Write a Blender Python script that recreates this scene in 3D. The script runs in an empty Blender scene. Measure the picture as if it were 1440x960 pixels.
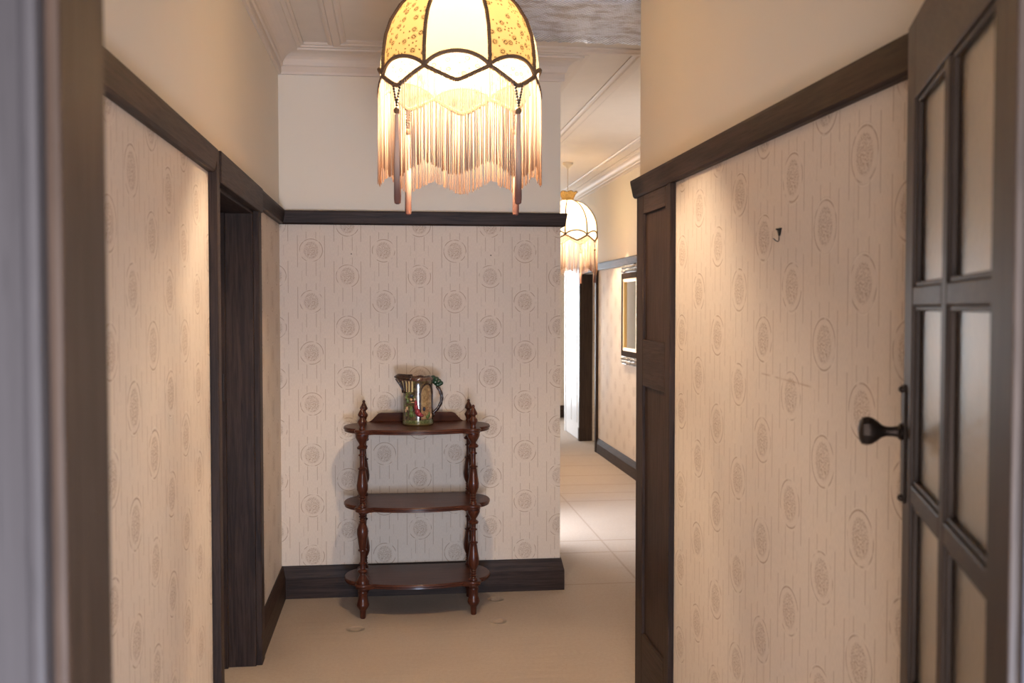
import bpy, math, random
from math import sin, cos, pi, radians as R, sqrt, atan2
from mathutils import Vector
rnd = random.Random(7)
S = bpy.context.scene
COL = S.collection

# ------------------------------------------------------------------ materials
class NT:
    """small helper to write node graphs as expressions"""
    def __init__(s, name):
        s.m = bpy.data.materials.new(name); s.m.use_nodes = True
        s.t = s.m.node_tree; s.t.nodes.clear()
        s.out = s.n('ShaderNodeOutputMaterial')
    def n(s, k, **kw):
        x = s.t.nodes.new(k)
        for a, b in kw.items(): setattr(x, a, b)
        return x
    def l(s, a, b): s.t.links.new(a, b)
    def put(s, sock, v):
        if isinstance(v, bpy.types.NodeSocket): s.l(v, sock)
        elif isinstance(v, (tuple, list)) and sock.type == 'RGBA': sock.default_value = (*v[:3], 1)
        else: sock.default_value = v
    def math(s, op, a, b=0.0, c=None, clamp=False):
        x = s.n('ShaderNodeMath', operation=op, use_clamp=clamp)
        s.put(x.inputs[0], a); s.put(x.inputs[1], b)
        if c is not None: s.put(x.inputs[2], c)
        return x.outputs[0]
    def add(s, a, b): return s.math('ADD', a, b)
    def sub(s, a, b): return s.math('SUBTRACT', a, b)
    def mul(s, a, b): return s.math('MULTIPLY', a, b)
    def lt(s, a, b): return s.math('LESS_THAN', a, b)
    def gt(s, a, b): return s.math('GREATER_THAN', a, b)
    def mx(s, a, b): return s.math('MAXIMUM', a, b)
    def smooth(s, v, lo, hi, a=0.0, b=1.0):
        x = s.n('ShaderNodeMapRange', interpolation_type='SMOOTHSTEP')
        for i, q in enumerate((v, lo, hi, a, b)): s.put(x.inputs[i], q)
        return x.outputs[0]
    def mix(s, f, a, b, bt='MIX'):
        x = s.n('ShaderNodeMix', data_type='RGBA', blend_type=bt)
        s.put(x.inputs[0], f); s.put(x.inputs[6], a); s.put(x.inputs[7], b)
        return x.outputs[2]
    def obj(s):
        return s.n('ShaderNodeTexCoord').outputs['Object']
    def scale(s, v, sc, rot=None):
        x = s.n('ShaderNodeMapping'); s.l(v, x.inputs[0]); x.inputs['Scale'].default_value = sc
        if rot: x.inputs['Rotation'].default_value = rot
        return x.outputs[0]
    def sep(s, v):
        x = s.n('ShaderNodeSeparateXYZ'); s.l(v, x.inputs[0]); return x.outputs
    def comb(s, a, b, c=0.0):
        x = s.n('ShaderNodeCombineXYZ')
        for i, q in enumerate((a, b, c)): s.put(x.inputs[i], q)
        return x.outputs[0]
    def noise(s, v, sc=1.0, det=2.0, rough=.5, col=False, dist=0.0):
        x = s.n('ShaderNodeTexNoise'); s.l(v, x.inputs['Vector'])
        x.inputs['Scale'].default_value = sc; x.inputs['Detail'].default_value = det
        x.inputs['Roughness'].default_value = rough; x.inputs['Distortion'].default_value = dist
        return x.outputs[1 if col else 0]
    def voro(s, v, sc):
        x = s.n('ShaderNodeTexVoronoi'); s.l(v, x.inputs['Vector']); x.inputs['Scale'].default_value = sc
        return x.outputs
    def bump(s, h, dist=.002, st=1.0):
        x = s.n('ShaderNodeBump'); s.put(x.inputs['Height'], h)
        x.inputs['Distance'].default_value = dist; x.inputs['Strength'].default_value = st
        return x.outputs[0]
    def bsdf(s, col, rough=.5, normal=None, **kw):
        x = s.n('ShaderNodeBsdfPrincipled')
        s.put(x.inputs['Base Color'], col); s.put(x.inputs['Roughness'], rough)
        if normal is not None: s.l(normal, x.inputs['Normal'])
        for a, b in kw.items(): s.put(x.inputs[a.replace('_', ' ')], b)
        s.l(x.outputs[0], s.out.inputs[0])
        return s.m

def plain(name, col, rough=.5, var=.08, **kw):
    t = NT(name); o = t.obj()
    f = t.noise(o, 9, 3)
    c = t.mix(t.mul(f, var * 2), col, tuple(q * .6 for q in col))
    return t.bsdf(c, rough, t.bump(t.noise(o, 160, 2), .0006), **kw)

def wood(name, dark, light, axis, rough=.48, coat=0.0, spec=.16):
    t = NT(name); o = t.obj()
    sc = [70, 70, 70]; sc[axis] = 3.5
    g = t.noise(t.scale(o, tuple(sc)), 1, 4, .6, dist=.6)
    sc2 = [260, 260, 260]; sc2[axis] = 9
    p = t.noise(t.scale(o, tuple(sc2)), 1, 2, .6)
    big = t.noise(o, 3, 2)
    f = t.math('ADD', t.mul(t.smooth(g, .35, .68), .75), t.mul(big, .25))
    c = t.mix(f, dark, light)
    c = t.mix(t.smooth(p, .58, .7, 0, .55), c, tuple(q * .45 for q in dark))
    return t.bsdf(c, t.math('ADD', t.mul(p, .15), rough - .07), t.bump(p, .0006, .6),
                  Coat_Weight=coat, Coat_Roughness=.15, Specular_IOR_Level=spec)

DK, LT = (.018, .010, .0075), (.050, .029, .021)
M = {}
M['oak_x'] = wood('dark oak along x', DK, LT, 0)
M['oak_y'] = wood('dark oak along y', DK, LT, 1)
M['oak_z'] = wood('dark oak along z', DK, LT, 2)
M['door_z'] = wood('stained door wood', (.034, .021, .015), (.066, .043, .031), 2, .45, spec=.2)
M['door_x'] = wood('stained door wood rails', (.034, .021, .015), (.066, .043, .031), 0, .45, spec=.2)
M['frame_z'] = wood('entry frame wood', (.040, .034, .034), (.050, .043, .043), 2, .5, spec=.15)
M['frame_dull'] = wood('dull brown frame', (.022, .013, .009), (.045, .028, .019), 2, .8, spec=.04)
M['jamb_z'] = wood('entry jamb wood', (.034, .020, .013), (.058, .035, .024), 2, .45)
M['mahog'] = wood('mahogany shelves', (.040, .012, .007), (.092, .028, .014), 0, .36, .12)
M['mahog_back'] = wood('mahogany back board', (.036, .011, .007), (.080, .025, .014), 0, .55)
M['mahog_z'] = wood('mahogany turned', (.038, .010, .006), (.085, .024, .012), 2, .30, .25)

CREAM = (.76, .69, .58)
def wallpaper(name, ax, u0, v0, split=2.11, paper=(.68, .58, .48), upper=CREAM):
    """half-drop lattice of ring medallions filled with curled roses, dashes between, painted plaster above the rail"""
    t = NT(name); o = t.obj(); xyz = t.sep(o)
    u = t.sub(xyz[ax], u0); v = t.sub(xyz[2], v0)
    PU, PV = .1985, .2835
    ci = t.math('FLOOR', t.math('ADD', t.math('DIVIDE', u, PU), .5))
    du = t.sub(u, t.mul(ci, PU))
    odd = t.math('FRACT', t.math('ABSOLUTE', t.mul(ci, .5)))          # 0 or .5
    vv = t.add(v, t.mul(odd, PV))
    ri = t.math('FLOOR', t.math('ADD', t.math('DIVIDE', vv, PV), .5))
    dv = t.sub(vv, t.mul(ri, PV))
    r = t.math('SQRT', t.add(t.mul(du, du), t.mul(dv, dv)))
    adu = t.math('ABSOLUTE', du)
    flat = t.comb(u, v, 0.0)
    loc = t.comb(du, dv, 0.0)
    broken = t.smooth(t.noise(flat, 22, 1), .40, .55)
    def line(x, at, w): return t.smooth(t.math('ABSOLUTE', t.sub(x, at)), w * .45, w, 1, 0)
    ring = t.mul(line(r, .0625, .0030), t.mul(broken, .8))
    ring2 = t.mul(line(r, .0680, .0028), .8)
    wob = t.n('ShaderNodeVectorMath', operation='MULTIPLY_ADD')
    t.l(t.noise(loc, 40, 1, col=True), wob.inputs[0]); wob.inputs[1].default_value = (.014, .014, 0); t.l(loc, wob.inputs[2])
    vo = t.voro(wob.outputs[0], 66)
    curl = t.math('SINE', t.mul(vo[0], 21.0))
    rose = t.mul(t.smooth(curl, .3, .8), t.smooth(t.noise(loc, 60, 1), .34, .46))
    vs = t.voro(wob.outputs[0], 150)
    rose = t.mx(rose, t.mul(t.smooth(vs[0], .26, .40, 1, 0), .8))
    rose = t.mx(rose, .10)
    el = t.math('SQRT', t.add(t.mul(du, t.mul(du, 1.35)), t.mul(dv, dv)))
    rose = t.mul(rose, t.smooth(el, .043, .051, 1, 0))
    out = t.smooth(r, .066, .070)
    fr1 = t.math('FRACT', t.math('DIVIDE', t.add(v, t.mul(odd, PV)), PV / 2))
    d1 = t.mul(line(adu, .0265, .0021), t.mul(t.lt(fr1, .72), out))
    fr2 = t.math('FRACT', t.math('ADD', t.math('DIVIDE', vv, PV), .33))
    d2 = t.mul(line(adu, .0735, .0023), t.lt(fr2, .62))
    fr3 = t.math('FRACT', t.math('ADD', t.math('DIVIDE', vv, PV / 2), .2))
    d3 = t.mul(line(adu, .0500, .0018), t.mul(t.mul(t.lt(fr3, .4), .55), out))
    dash = t.mul(t.mx(d1, t.mx(d2, d3)), .72)
    fib = t.noise(t.scale(flat, (300, 60, 1)), 1, 3, .65)
    big = t.noise(flat, 1.6, 3)
    ink = t.mx(t.mx(ring, t.mul(rose, .85)), dash)
    c = t.mix(t.mul(ink, 1.0), paper, tuple(q * w for q, w in zip(paper, (.55, .45, .38))))
    c = t.mix(t.mul(ring2, .30), c, (.76, .68, .58))
    c = t.mix(t.smooth(fib, .35, .7, 0, .24), c, tuple(q * .62 for q in paper))
    c = t.mix(t.smooth(big, .42, .7, 0, .10), c, tuple(q * .72 for q in paper))
    seam = line(t.math('FRACT', t.add(t.math('DIVIDE', u, .53), .41)), .5, .0035)
    c = t.mix(t.mul(seam, .16), c, (.38, .28, .2))
    if 'right' in name:                                             # right wall: long faint scratch
        dz = t.math('ABSOLUTE', t.sub(xyz[2], t.add(1.420, t.mul(t.sub(xyz[1], 2.45), .035))))
        sc = t.mul(t.smooth(dz, .0012, .004, 1, 0), t.mul(t.gt(xyz[1], 2.36), t.lt(xyz[1], 2.70)))
        c = t.mix(t.mul(sc, t.smooth(t.noise(o, 25, 2), .3, .6, 0, .45)), c, (.36, .22, .13))
    up = t.gt(xyz[2], split)
    pl = t.mix(t.smooth(t.noise(o, 1.3, 3), .4, .7, 0, .12), upper, tuple(q * .8 for q in upper))
    c = t.mix(up, c, pl)
    h = t.add(t.mul(fib, .5), t.mul(t.mx(ink, ring2), .9))
    h = t.mul(h, t.sub(1.0, t.mul(up, .85)))
    return t.bsdf(c, .62, t.bump(h, .0009, .7), Specular_IOR_Level=.35)

M['paper_left'] = wallpaper('wallpaper left', 1, 2.482, 1.940)
M['paper_back'] = wallpaper('wallpaper back', 0, -.449, 1.931)
M['paper_right'] = wallpaper('wallpaper right', 1, 2.093, 1.950)
M['plaster'] = plain('cream plaster', CREAM, .6, .05)
M['ceiling'] = plain('ceiling paint', (.70, .61, .51), .55, .1)
M['cornice'] = plain('cornice paint', (.68, .58, .48), .5, .05)
M['pale'] = plain('pale lilac jamb', (.26, .26, .31), .7, .1)  # lilac-grey tone of the right entry jamb
M['white_paint'] = plain('white gloss paint', (.80, .80, .80), .3, .03)
M['bronze'] = plain('aged bronze', (.040, .027, .020), .48, .25, Metallic=.85)
M['iron'] = plain('blackened iron', (.02, .016, .014), .45, .1, Metallic=.6)
M['pewter'] = plain('tarnished silver leaf', (.42, .41, .40), .28, .5, Metallic=.9)
M['gilt'] = plain('gilt', (.62, .38, .13), .3, .15, Metallic=.8)
M['brass'] = plain('brass', (.50, .33, .12), .3, .1, Metallic=.9)
M['porcelain'] = plain('porcelain', (.75, .66, .52), .3, .03)
M['cord'] = plain('cord', (.60, .48, .33), .7, .05)

def ceiling_paper():
    t = NT('embossed ceiling paper'); o = t.obj(); x = t.sep(o)
    st = t.math('SINE', t.mul(t.add(x[0], t.mul(x[1], .55)), 2 * pi / .019))
    wo = t.math('SINE', t.mul(x[1], 2 * pi / .021))
    sm = t.noise(t.scale(o, (7, 12, 1)), 1, 4, .65)
    c = t.mix(t.smooth(sm, .42, .66), (.90, .91, 1.0), (.52, .46, .46))
    c = t.mix(t.smooth(st, -.2, .9, 0, .5), c, (.30, .27, .29))
    h = t.add(t.mul(st, .7), t.add(t.mul(wo, .25), t.mul(sm, 1.0)))
    return t.bsdf(c, .32, t.bump(h, .004, .9))
M['ceiling_paper'] = ceiling_paper()

def carpet():
    t = NT('beige carpet'); o = t.obj(); x = t.sep(o)
    f = t.noise(o, 420, 2); g = t.noise(t.scale(o, (3, 26, 1)), 1, 3); b = t.noise(o, 1.4, 3)
    c = t.mix(t.smooth(f, .3, .7), (.335, .262, .205), (.44, .36, .295))
    c = t.mix(t.smooth(g, .45, .7, 0, .20), c, (.37, .29, .22))
    c = t.mix(t.smooth(b, .4, .7, 0, .25), c, (.30, .225, .17))
    k = t.noise(o, 60, 3, .7); c = t.mix(t.smooth(k, .42, .62, 0, .22), c, (.27, .20, .15))
    def seam(co, at, w): return t.smooth(t.math('ABSOLUTE', t.sub(co, at)), w * .3, w, 1, 0)
    m = t.mul(seam(x[1], 5.68, .012), t.gt(x[0], .9))
    for y in (6.42, 6.75, 8.15, 8.5, 8.9, 9.4, 10.0, 10.7):
        m = t.mx(m, t.mul(seam(x[1], y, .018), t.gt(x[0], 1.25 if y > 8 else .9)))
    m = t.mx(m, t.mul(seam(x[0], 1.43, .010), t.gt(x[1], 5.4)))
    c = t.mix(t.mul(m, .5), c, (.22, .15, .10))
    h = t.add(f, t.mul(g, 1.2))
    for (px, py) in ((.529, 5.055), (.556, 5.44), (-.194, 5.015)):
        dx = t.sub(x[0], px); dy = t.sub(x[1], py)
        d = t.math('SQRT', t.add(t.mul(dx, dx), t.mul(dy, dy)))
        h = t.sub(h, t.smooth(d, .024, .050, 11.0, 0))
    return t.bsdf(c, .95, t.bump(h, .003, .7), Specular_IOR_Level=.1, Sheen_Weight=.15)
M['carpet'] = carpet()

def cloth(name, col, motif=None, fill=.8, kd=.4, kt=.3, low_tone=None):
    """thin silk: reflects kd and lets kt of its colour through; dye = (colour, z0, z1) blended in towards the lower end"""
    t = NT(name); o = t.obj()
    if low_tone:
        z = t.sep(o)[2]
        col = t.mix(t.smooth(t.add(z, t.mul(t.noise(t.scale(o, (60, 60, 4)), 1, 1), .08)), low_tone[1], low_tone[2], 1, 0), col, low_tone[0])  # colour turns to the second tone towards the lower end
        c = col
    else:
        c = t.mix(t.smooth(t.noise(o, 260, 2), .3, .7, 0, .06), col, tuple(q * .8 for q in col))
    if motif:
        x = t.sep(o)
        fl = t.comb(t.mul(t.math('ARCTAN2', x[0], t.mul(x[1], -1.0)), .23), x[2], 0.0)    # unrolled cloth
        w = t.n('ShaderNodeVectorMath', operation='MULTIPLY_ADD')
        t.l(t.noise(fl, 150, 1, col=True), w.inputs[0]); w.inputs[1].default_value = (.006, .006, 0); t.l(fl, w.inputs[2])
        def v2(sc):
            n_ = t.n('ShaderNodeTexVoronoi', voronoi_dimensions='2D'); t.l(w.outputs[0], n_.inputs['Vector']); n_.inputs['Scale'].default_value = sc; return n_.outputs
        v = v2(27)
        on = t.gt(t.sep(v[1])[0], .22)
        rings = t.mx(t.smooth(t.math('SINE', t.add(t.mul(v[0], 44.0), 1.2)), -.1, .4), .25)
        blob = t.mul(t.mul(t.smooth(v[0], .25, .29, 1, 0), rings), on)
        s2 = v2(80)
        sprig = t.mul(t.smooth(s2[0], .20, .30, 1, 0), t.mul(t.gt(t.sep(s2[1])[0], .68), t.gt(v[0], .32)))
        c = t.mix(t.mul(t.mx(blob, t.mul(sprig, .8)), fill), c, motif)
    d = t.n('ShaderNodeBsdfDiffuse'); tr = t.n('ShaderNodeBsdfTranslucent'); ad = t.n('ShaderNodeAddShader')
    t.put(d.inputs[0], t.mix(1.0, c, (kd, kd, kd), 'MULTIPLY')); t.put(tr.inputs[0], t.mix(1.0, c, (kt, kt, kt), 'MULTIPLY'))
    t.l(d.outputs[0], ad.inputs[0]); t.l(tr.outputs[0], ad.inputs[1]); t.l(ad.outputs[0], t.out.inputs[0])
    return t.m
M['silk_plain'] = cloth('cream silk', (.95, .77, .44), None, kd=.40, kt=.058)
M['silk_floral'] = cloth('floral silk', (.95, .62, .24), (.03, .014, .005), .97, kd=.40, kt=.026)
M['silk_glow'] = cloth('thin cream silk', (.95, .84, .60), None, kd=.35, kt=.10)
M['silk_pale'] = cloth('pale floral silk', (.95, .84, .68), (.22, .10, .04), .8, kd=.055, kt=.11)
M['fringe'] = cloth('silk fringe', (.90, .74, .58), None, kd=.40, kt=.34, low_tone=((.36, .19, .11), -.33, -.10))
M['tassel'] = cloth('tassel silk', (.60, .45, .36), None, kd=.7, kt=.1, low_tone=((.17, .085, .07), -.40, -.22))
M['braid'] = plain('brown braid', (.12, .065, .03), .7, .3)
M['bead'] = plain('dark bead', (.012, .006, .004), .35, .1)

def bulb_mat(L):
    t = NT('lit bulb'); e = t.n('ShaderNodeEmission'); e.inputs[0].default_value = (1, .79, .56, 1); e.inputs[1].default_value = L
    t.l(e.outputs[0], t.out.inputs[0]); return t.m
M['bulb'] = bulb_mat(1180)

def glass_obscure():
    t = NT('obscure rolled glass'); o = t.obj()
    return t.bsdf((.97, .86, .70), .33, t.bump(t.noise(o, 70, 2), .002, .5), Transmission_Weight=1.0, IOR=1.35)
M['glass'] = glass_obscure()
def mirror():
    t = NT('old mirror'); o = t.obj()
    return t.bsdf(t.mix(t.mul(t.noise(o, 5, 3), .3), (.8, .8, .74), (.5, .5, .42)), .06, Metallic=1.0)
M['mirror'] = mirror()

def jug_mat():
    """painted relief glaze, laid out around the jug: arch with stone field, timbered gable, grass foot"""
    t = NT('painted glaze'); o = t.obj(); x = t.sep(o)
    an = t.math('ARCTAN2', x[0], t.mul(x[1], -1.0))        # 0 towards the viewer, + to the right
    z = x[2]
    n1 = t.noise(o, 60, 3, .6); n2 = t.noise(o, 140, 2)
    c = t.mix(t.smooth(n1, .35, .65), (.035, .022, .012), (.105, .072, .032))
    vine = t.mul(t.gt(z, .05), t.mul(t.gt(an, -1.5), t.lt(an, -.25)))
    c = t.mix(t.mul(vine, t.smooth(n1, .5, .6)), c, (.10, .13, .035))
    # arch
    ax = t.math('DIVIDE', t.sub(an, .62), .50); az = t.math('DIVIDE', t.mx(t.sub(z, .165), 0.0), .060)
    ad = t.math('SQRT', t.add(t.mul(ax, ax), t.mul(az, az)))
    inside = t.mul(t.lt(ad, .86), t.gt(z, .035)); rim = t.mul(t.lt(ad, 1.0), t.gt(z, .035))
    c = t.mix(rim, c, (.12, .075, .045))
    c = t.mix(inside, c, t.mix(t.smooth(n1, .3, .7), (.36, .24, .11), (.19, .11, .05)))
    low = t.mul(inside, t.lt(z, .10))
    c = t.mix(t.mul(low, t.smooth(n2, .40, .6)), c, (.22, .10, .045))
    # gable with cream plaster between dark studs
    st = t.math('FRACT', t.mul(an, 4.2))
    gab = t.mul(t.mul(t.gt(z, .180), t.lt(z, .238)), t.mul(t.lt(an, -.33), t.gt(an, -2.3)))
    c = t.mix(gab, c, t.mix(t.gt(st, .52), (.52, .40, .20), (.05, .025, .015)))
    # roof band
    roof = t.gt(z, .238)
    c = t.mix(roof, c, t.mix(t.smooth(n1, .4, .6), (.075, .022, .014), (.13, .075, .045)))
    grass = t.lt(t.add(z, t.mul(n1, .02)), .040)
    c = t.mix(grass, c, t.mix(t.smooth(n2, .4, .6), (.06, .08, .025), (.14, .15, .06)))
    foot = t.lt(z, .012)
    c = t.mix(foot, c, (.15, .12, .05))
    return t.bsdf(c, .16, t.bump(t.add(n1, t.mul(n2, .4)), .0016, .6), Coat_Weight=.8, Coat_Roughness=.05)
M['jug'] = jug_mat()
M['glaze_brown'] = plain('brown glaze', (.040, .017, .010), .25, .4, Coat_Weight=.25)
M['glaze_green'] = plain('green glaze', (.022, .060, .030), .15, .4, Coat_Weight=.6)
M['glaze_red'] = plain('red glaze', (.26, .025, .035), .15, .2, Coat_Weight=.6)
M['glaze_blue'] = plain('dark blue glaze', (.03, .035, .05), .15, .2, Coat_Weight=.6)
M['glaze_skin'] = plain('cream glaze', (.48, .29, .15), .15, .2, Coat_Weight=.6)
M['glaze_leaf'] = plain('leaf green glaze', (.10, .14, .035), .15, .3, Coat_Weight=.6)

# ------------------------------------------------------------------ geometry
class MB:
    def __init__(s): s.v = []; s.f = []
    def box(s, x0, x1, y0, y1, z0, z1):
        b = len(s.v)
        s.v += [(x, y, z) for z in (z0, z1) for y in (y0, y1) for x in (x0, x1)]
        for q in ((0, 2, 3, 1), (4, 5, 7, 6), (0, 1, 5, 4), (2, 6, 7, 3), (0, 4, 6, 2), (1, 3, 7, 5)):
            s.f.append(tuple(b + i for i in q))
        return s
    def obox(s, o, ex, ey, ez, a0, a1, b0, b1, c0, c1):
        """box in an oriented frame"""
        b = len(s.v); o = Vector(o)
        s.v += [tuple(o + ex * x + ey * y + ez * z) for z in (c0, c1) for y in (b0, b1) for x in (a0, a1)]
        for q in ((0, 2, 3, 1), (4, 5, 7, 6), (0, 1, 5, 4), (2, 6, 7, 3), (0, 4, 6, 2), (1, 3, 7, 5)):
            s.f.append(tuple(b + i for i in q))
        return s
    def lathe(s, prof, c=(0, 0, 0), seg=24, axis=2, caps=True):
        b = len(s.v)
        for (r, h) in prof:
            for k in range(seg):
                a = 2 * pi * k / seg; p = [r * cos(a), r * sin(a), h]
                if axis == 0: p = [p[2], p[0], p[1]]
                if axis == 1: p = [p[1], p[2], p[0]]
                s.v.append((p[0] + c[0], p[1] + c[1], p[2] + c[2]))
        for i in range(len(prof) - 1):
            for k in range(seg):
                k2 = (k + 1) % seg
                s.f.append((b + i * seg + k, b + i * seg + k2, b + (i + 1) * seg + k2, b + (i + 1) * seg + k))
        if caps:
            s.f.append(tuple(b + k for k in reversed(range(seg))))
            s.f.append(tuple(b + (len(prof) - 1) * seg + k for k in range(seg)))
        return s
    def tube(s, pts, r, seg=6, closed=False):
        pts = [Vector(p) for p in pts]; n = len(pts); b = len(s.v)
        rr = r if isinstance(r, (list, tuple)) else [r] * n
        up = None
        for i, p in enumerate(pts):
            if closed: d = pts[(i + 1) % n] - pts[i - 1]
            else: d = pts[min(i + 1, n - 1)] - pts[max(i - 1, 0)]
            d.normalize()
            if up is None:
                up = Vector((0, 0, 1)) if abs(d.z) < .9 else Vector((1, 0, 0))
            a = d.cross(up).normalized(); up = a.cross(d).normalized()
            for k in range(seg):
                t = 2 * pi * k / seg
                s.v.append(tuple(p + a * (rr[i] * cos(t)) + up * (rr[i] * sin(t))))
        for i in range(n if closed else n - 1):
            j = (i + 1) % n
            for k in range(seg):
                k2 = (k + 1) % seg
                s.f.append((b + i * seg + k, b + i * seg + k2, b + j * seg + k2, b + j * seg + k))
        if not closed:
            s.f.append(tuple(b + k for k in reversed(range(seg))))
            s.f.append(tuple(b + (n - 1) * seg + k for k in range(seg)))
        return s
    def ball(s, c, rx, ry=None, rz=None, seg=10, rings=6):
        ry = ry or rx; rz = rz or rx
        b = len(s.v)
        for i in range(1, rings):
            t = pi * i / rings
            for k in range(seg):
                a = 2 * pi * k / seg
                s.v.append((c[0] + rx * sin(t) * cos(a), c[1] + ry * sin(t) * sin(a), c[2] - rz * cos(t)))
        bot = len(s.v); s.v.append((c[0], c[1], c[2] - rz)); top = len(s.v); s.v.append((c[0], c[1], c[2] + rz))
        for k in range(seg):
            k2 = (k + 1) % seg
            s.f.append((bot, b + k2, b + k))
            for i in range(rings - 2):
                s.f.append((b + i * seg + k, b + i * seg + k2, b + (i + 1) * seg + k2, b + (i + 1) * seg + k))
            s.f.append((top, b + (rings - 2) * seg + k, b + (rings - 2) * seg + k2))
        return s
    def sweep(s, path, prof):
        """profile (distance to the right of travel, z) swept along a plan polyline with mitred corners"""
        b = len(s.v); n = len(path); m = len(prof)
        P = [Vector((p[0], p[1])) for p in path]
        for i in range(n):
            ns = []
            if i > 0: d = (P[i] - P[i - 1]).normalized(); ns.append(Vector((d.y, -d.x)))
            if i < n - 1: d = (P[i + 1] - P[i]).normalized(); ns.append(Vector((d.y, -d.x)))
            if len(ns) == 2: q = (ns[0] + ns[1]); q = q / (q.dot(ns[0]))
            else: q = ns[0]
            for (dd, z) in prof: s.v.append((P[i].x + q.x * dd, P[i].y + q.y * dd, z))
        for i in range(n - 1):
            for k in range(m):
                k2 = (k + 1) % m
                s.f.append((b + i * m + k, b + i * m + k2, b + (i + 1) * m + k2, b + (i + 1) * m + k))
        s.f.append(tuple(b + k for k in reversed(range(m))))
        s.f.append(tuple(b + (n - 1) * m + k for k in range(m)))
        return s
    def build(s, name, mat, parent=None, smooth=False, bevel=0.0, loc=None):
        me = bpy.data.meshes.new(name); me.from_pydata(s.v, [], s.f); me.update()
        import bmesh
        bm = bmesh.new(); bm.from_mesh(me); bmesh.ops.recalc_face_normals(bm, faces=bm.faces); bm.to_mesh(me); bm.free()
        me.materials.append(mat)
        o = bpy.data.objects.new(name, me); COL.objects.link(o)
        if parent: o.parent = parent
        if loc: o.location = loc
        if smooth: 
            for p in me.polygons: p.use_smooth = True
            if smooth != 'all':
                e = o.modifiers.new('edges', 'EDGE_SPLIT'); e.split_angle = R(40)
        if bevel:
            md = o.modifiers.new('bevel', 'BEVEL'); md.width = bevel; md.segments = 2; md.limit_method = 'ANGLE'; md.angle_limit = R(40)
        return o

def struct(o, label=None):
    o['kind'] = 'structure'
    if label: o['label'] = label
    return o
def thing(name, label, cat, loc, rz=0.0):
    o = bpy.data.objects.new(name, None); COL.objects.link(o); o.location = loc; o.rotation_euler = (0, 0, rz)
    o.empty_display_size = .1
    o['label'] = label; o['category'] = cat
    return o
def empty_struct(name, loc=(0, 0, 0)):
    o = bpy.data.objects.new(name, None); COL.objects.link(o); o.location = loc; o['kind'] = 'structure'; return o

XL, XR, YB, XC, XF, H = -.62, 1.03, 5.60, .945, 2.27, 3.03     # hall walls, corner of the back wall, corridor wall, ceiling
# ---- shell
struct(MB().box(-2.2, 4.0, -3.0, 14.6, -.12, 0).build('floor', M['carpet']))
struct(MB().box(-.95, 4.0, .82, 14.6, H, H + .12).build('ceiling', M['ceiling']))
DY0, DY1, DZ = 3.535, 4.55, 2.043                                          # left doorway
w = MB().box(XL - .16, XL, .82, DY0, 0, H).box(XL - .16, XL, DY1, YB + .15, 0, H).box(XL - .16, XL, DY0, DY1, DZ, H)
struct(w.build('wall_left', M['paper_left']))
struct(MB().box(XL, XC, YB, YB + .15, 0, H).build('wall_back', M['paper_back']))
struct(MB().box(XR, XF + .2, .82, 4.10, 0, H).build('wall_right', M['paper_right']))
# wall round the front doorway
EX0, EX1, EY0, EY1, EZ = -.258, .632, .820, .945, 2.115
w = MB().box(XL - .16, EX0 - .03, EY0 + .012, EY1, 0, H).box(EX1 + .03, XR, EY0 + .012, EY1, 0, H).box(EX0 - .03, EX1 + .03, EY0 + .012, EY1, EZ + .03, H)
struct(w.build('wall_front', M['plaster']))
# corridor walls
w = MB().box(XF, XF + .16, 4.10, 10.95, 0, H).box(XF, XF + .16, 11.86, 13.05, 0, H).box(XF, XF + .16, 10.95, 11.86, 2.02, H)
struct(w.build('wall_corridor_right', M['paper_right']))
w = MB().box(XC - .12, XC, YB + .15, 6.75, 0, H).box(XC - .12, XC, 7.60, 12.0, 0, H).box(XC - .12, XC, 12.9, 14.45, 0, H)
w.box(XC - .12, XC, 6.75, 7.60, 2.04, H).box(XC - .12, XC, 12.0, 12.9, 2.04, H)
struct(w.build('wall_corridor_left', M['paper_right']))
struct(MB().box(XC - .12, 4.0, 14.45, 14.6, 0, H).build('wall_end', M['paper_back']))
struct(MB().box(3.3, 3.45, 10.0, 14.45, 0, H).box(XF + .16, 3.3, 10.0, 10.1, 0, H).build('wall_side_room', M['plaster']))

# ---- picture rails, baseboards, cornice
RAIL = [(0, 2.072), (.018, 2.072), (.024, 2.080), (.034, 2.138), (.034, 2.147), (0, 2.147)]
BASE = [(0, 0), (.022, 0), (.022, .115), (.006, .180), (0, .180)]
CORN = [(0, 2.888), (.016, 2.888), (.020, 2.900), (.020, 2.928), (.028, 2.934)] + \
       [(.028 + .075 * (1 - cos(a)), 2.934 + .062 * sin(a)) for a in [R(k * 15) for k in range(1, 7)]] + \
       [(.112, 2.998), (.116, 3.006), (.134, 3.008), (.138, 3.016), (.150, 3.018), (.150, H), (0, H)]
e = .0005
struct(MB().sweep([(XL + e, EY1), (XL + e, DY0 - .055)], RAIL).build('trim_1', M['oak_y']))
struct(MB().sweep([(XL + e, DY1 + .085), (XL + e, YB - e)], RAIL).build('trim_2', M['oak_y']))
struct(MB().sweep([(XL + .0, YB - e), (XC + e, YB - e), (XC + e, YB + .12)], RAIL).build('trim_3', M['oak_x']))
struct(MB().sweep([(XF, 4.10 + e), (XR - e, 4.10 + e), (XR - e, EY1)], RAIL).build('trim_4', M['oak_y']))
FR = [(d, z - .042) for d, z in RAIL]
struct(MB().sweep([(XF - e, 10.90), (XF - e, 4.14)], FR).build('trim_5', M['oak_y']))
struct(MB().sweep([(XL + e, EY1), (XL + e, DY0 - .055)], BASE).build('baseboard_left_near', M['oak_y']))
struct(MB().sweep([(XL + e, DY1 + .085), (XL + e, YB - e)], BASE).build('baseboard_left', M['oak_y']))
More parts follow.
